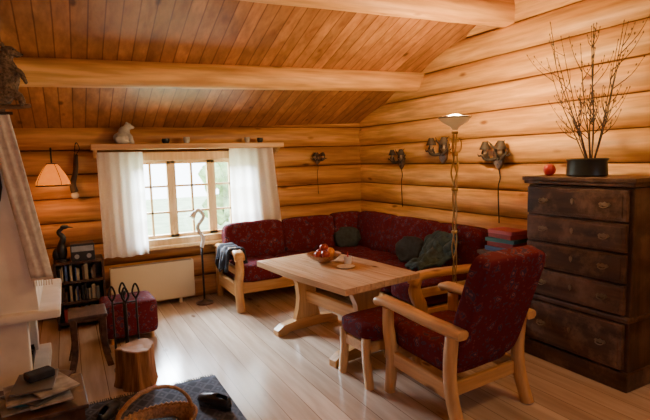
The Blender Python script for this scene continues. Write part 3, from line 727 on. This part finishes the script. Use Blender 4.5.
# fire tools
TX,TY=.31,3.72
r=root('fire_tool_stand','black iron fireplace tool stand','tool stand',(TX,TY,0))
bm=B(); lathe(bm,[(.001,0),(.10,0),(.10,.012),(.02,.03),(.001,.03)],24); obj('base',bm,'iron',r,smooth=40)
bm=B(); tube(bm,[(0,0,.02),(0,0,.56)],.008); ell(bm,(0,0,.57),(.015,.015,.02)); obj('pole',bm,'iron',r,smooth=True)
bm=B(); box(bm,(0,0,.50),(.16,.008,.008)); box(bm,(0,0,.50),(.008,.16,.008)); obj('hook_bar',bm,'iron',r)
for k,(dx,dy,nmn,lab) in enumerate(((-.08,0,'poker','black iron poker with looped handle'),(.08,0,'shovel','black iron hearth shovel'),(0,-.08,'tongs','black iron fire tongs'),(0,.08,'brush','black hearth brush with iron handle'))):
    t=root(nmn,lab+' on the tool stand','fire tool',(TX+dx,TY+dy,0),0,'fireplace tools on the stand')
    bm=B(); tube(bm,[(0,0,.12),(0,0,.52)],.007,8); obj('shaft',bm,'iron',t,smooth=True)
    bm=B(); tube(bm,cr([(0,0,.52),(-.022,0,.57),(0,0,.63),(.022,0,.57),(0,0,.52)],5),.007,8); obj('handle',bm,'iron',t,smooth=True)
    bm=B()
    if nmn=='shovel': box(bm,(0,0,.09),(.08,.012,.10),bev=.004)
    elif nmn=='brush': cushion(bm,(0,0,.09),(.05,.04,.11),None,n=3)
    elif nmn=='tongs': tube(bm,cr([(-.02,0,.04),(-.025,0,.1),(0,0,.16),(.025,0,.1),(.02,0,.04)],4),.005,6)
    else: tube(bm,cr([(0,0,.13),(0,0,.06),(.02,0,.05),(.03,0,.07)],4),.005,6)
    obj('head',bm,'iron',t,smooth=40)
# small stool near fireplace
r=root('wooden_stool','small dark wooden stool with curved legs by the fireplace','stool',(.07,4.0,0))
for s in (-1,1):
    for q in (-1,1):
        bm=B(); sweep(bm,cr([(q*.13,s*.13,0),(q*.10,s*.12,.15),(q*.10,s*.12,.38)],5),(0,1,0),.018,.022); obj('leg',bm,'dark',r,smooth=40)
bm=B(); box(bm,(0,0,.39),(.26,.30,.03),bev=.008); obj('seat',bm,'dark',r)
for s in (-1,1):
    bm=B(); tube(bm,[(s*.11,-.12,.14),(s*.11,.12,.14)],.010,8); obj('side_rail',bm,'dark',r)
# rug
bm=B(); grid(bm,18,30,lambda u,v:(-.02+.84*u,1.75+1.50*v,.012+.003*noise.noise(Vector((u*9,v*15,0)))))
o=obj('rug',bm,'rug',smooth=True); solid(o,.01); thing(o,'dark blue-grey patterned woven rug on the floor','rug')
bm=B(); box(bm,(.40,3.25,.008),(.84,.01,.008))
for i in range(60): x=-.01+.83*i/60; tube(bm,[(x,3.25,.008),(x+.006*math.sin(i),3.30,.004)],.003,4)
obj('fringe',bm,'grey',o)
def shoe(loc,rz,lab):
    r=root('shoe',lab,'shoe',loc,rz,'black shoes on the rug')
    bm=B()
    pts=[]
    for i in range(20):
        a=2*math.pi*i/20; y=.135*math.sin(a); x=(.045 if y>0 else .036)*math.cos(a)*(1+.1*math.sin(a)); pts.append((x,y,.012))
    poly(bm,pts,(0,0,.02)); obj('sole',bm,'black',r)
    bm=B(); rings=[]
    for t,sx,sz in ((-.13,.2,.3),(-.12,.7,.9),(-.08,.95,1),(-.03,.92,.95),(.03,1,.75),(.08,1.1,.55),(.115,.9,.42),(.13,.3,.2)):
        rings.append([(.038*sx*math.cos(a),t,.02+.07*sz*max(0,math.sin(a))) for a in [math.pi*k/10 for k in range(11)]])
    vs=[[bm.verts.new(p) for p in q] for q in rings]
    for a,b in zip(vs,vs[1:]):
        for i in range(10):
            if (a is vs[1] or a is vs[2]) and 3<=i<=6: continue
            bm.faces.new((a[i],a[i+1],b[i+1],b[i]))
    o=obj('upper',bm,'black',r,smooth=True); solid(o,.004)
shoe((.70,2.82,.018),.5,'black leather slip-on shoe lying on the rug'); shoe((.12,3.02,.018),-.4,'black leather shoe beside the wooden crate')
# basket
r=root('wicker_basket','oval wicker basket with tall arched handle on the rug','basket',(.31,2.50,.018),.3); r.scale=(.9,.9,.9)
bm=B(); pr=[(.001,0),(.15,0),(.19,.05),(.22,.11),(.235,.16),(.245,.175),(.235,.185),(.22,.175),(.205,.11),(.17,.05),(.14,.02),(.001,.015)]
lathe(bm,pr,72,sy=.72)
for v in bm.verts:
    a=math.atan2(v.co.y,v.co.x); k=1+.018*math.sin(a*36)*math.copysign(1,math.sin(v.co.z*180)); 
    v.co.x*=k; v.co.y*=k
obj('bowl',bm,'wicker',r,smooth=60)
bm=B(); 
for k in range(48):
    a0=2*math.pi*k/48; tube(bm,[(.24*math.cos(a0-.08),.173*math.sin(a0-.08),.172),(.245*math.cos(a0+.02),.177*math.sin(a0+.02),.19),(.235*math.cos(a0+.12),.17*math.sin(a0+.12),.176)],.009,6)
obj('braided_rim',bm,'wicker',r,smooth=True)
bm=B()
for off in (-.008,.008):
    P=[(-.235*math.cos(t),off+.03*math.sin(t)+.004*math.sin(t*20),.17+.20*math.sin(t)) for t in [math.pi*i/30 for i in range(31)]]; tube(bm,P,.009,7)
obj('handle',bm,'wicker',r,smooth=True)
bm=B(); cushion(bm,(0,0,0),(.30,.20,.10),None,n=2.6,wr=.03,fr=14); o=obj('wool_bundle',bm,'cloth',smooth=True,loc=(.31,2.50,.115),rz=.3); thing(o,'dark crumpled wool bundle inside the wicker basket','wool')
# crate with magazines
CX,CY=-.24,2.86
r=root('wooden_crate','low dark wooden crate bench holding magazines','crate',(CX,CY,0),.05)
bm=B(); box(bm,(0,-.19,.14),(.46,.02,.28)); box(bm,(0,.19,.14),(.46,.02,.28)); box(bm,(-.22,0,.14),(.02,.38,.28)); box(bm,(.22,0,.14),(.02,.38,.28)); box(bm,(0,0,.03),(.44,.38,.02)); obj('body',bm,'darkz',r)
bm=B(); box(bm,(0,0,.28),(.50,.44,.022),bev=.006); obj('lid',bm,'dark',r)
mz=.292
for i,(dx,dy,ra,mt) in enumerate(((-.05,0,.2,'paper'),(.05,.02,-.3,'book_teal'),(.08,-.04,.15,'paper'),(.02,-.02,.7,'book_grey'),(-.02,.0,.15,'paper'),(.06,.06,-.5,'book_brown'),(.09,-.02,.4,'paper'),(.02,.03,-.1,'book_grey'))):
    bm=B(); box(bm,(0,0,.005),(.19,.26,.010),bev=.002); o=obj('magazine',bm,mt,loc=(CX+dx,CY+dy,mz),rz=ra); thing(o,{'paper':'folded newspaper','book_brown':'brown covered magazine','book_grey':'dark grey covered magazine','book_teal':'dark teal covered magazine'}[mt]+' lying on the wooden crate','magazine','magazines on the crate'); mz+=.0105
bm=B(); box(bm,(0,0,.02),(.13,.09,.04),bev=.012); o=obj('camera_case',bm,'cloth',loc=(CX+.04,CY+.06,mz+.001),rz=.4); thing(o,'small black leather case on the magazines','case')
# ---------------- outside ----------------
bm=B(); box(bm,(2,16,-.4),(60,20,.1)); struct(obj('ground',bm,'grass'))
def bush(loc,s,lab):
    random.seed(int(loc[0]*10)); r=root('tree',lab,'tree',loc,0,'trees outside the window')
    bm=B(); tube(bm,[(0,0,0),(.05,0,1.2),(0,0,2.2)],[.12,.09,.04],8); obj('trunk',bm,'bark',r)
    bm=B()
    for k in range(16): ell(bm,(random.uniform(-1,1)*s,random.uniform(-.5,.5)*s,random.uniform(.3,2.6)*s),(random.uniform(.3,.6)*s,)*3,sub=2)
    for v in bm.verts: v.co+=Vector(noise.noise_vector(v.co*3))*.25
    obj('foliage',bm,'leaf',r)
bush((-.2,12,-.35),1.0,'leafy green tree outside the window'); bush((4.2,13,-.35),.8,'leafy green tree outside the window')
# ---------------- lights ----------------
def area(name,loc,tgt,size,power,col,sy=None):
    l=bpy.data.lights.new(name,'AREA'); l.energy=power; l.color=col; l.size=size
    if sy: l.shape='RECTANGLE'; l.size_y=sy
    o=bpy.data.objects.new(name,l); COL.objects.link(o); o.location=loc
    o.rotation_euler=(Vector(tgt)-Vector(loc)).to_track_quat('-Z','Y').to_euler(); return o
def point(name,loc,power,col,rad=.04):
    l=bpy.data.lights.new(name,'POINT'); l.energy=power; l.color=col; l.shadow_soft_size=rad
    o=bpy.data.objects.new(name,l); COL.objects.link(o); o.location=loc
area('skylight_window',(0.6,8.0,3.0),(1.5,4.2,.2),2.2,3600,(.78,.89,1))
area('daylight_rear',(.8,-1.3,1.8),(2.2,3.6,.2),1.2,14,(.80,.88,1),1.1)
point('lamp_light',(LX,LY,1.84),110,(1,.67,.32),.06)
point('ceiling_lamp_light',(2.65,1.0,2.55),48,(1,.69,.33),.12)
point('wall_lamp_light',(-.10,5.02,1.30),4,(1,.45,.13),.03)
w=bpy.data.worlds.new('world'); SC.world=w; w.use_nodes=True
bg=w.node_tree.nodes['Background']; bg.inputs[0].default_value=(.82,.90,1,1); bg.inputs[1].default_value=13.0
# ---------------- camera ----------------
cam=bpy.data.cameras.new('camera'); co=bpy.data.objects.new('camera',cam); COL.objects.link(co)
yaw=math.radians(28); pitch=math.radians(6.1); roll=math.radians(1.6)
co.matrix_world=Matrix.Translation((0,0,1.5))@Matrix.Rotation(-yaw,4,'Z')@Matrix.Rotation(math.pi/2-pitch,4,'X')@Matrix.Rotation(-roll,4,'Z')
cam.sensor_width=36; cam.lens=485/650*36; cam.clip_start=.02
SC.camera=co
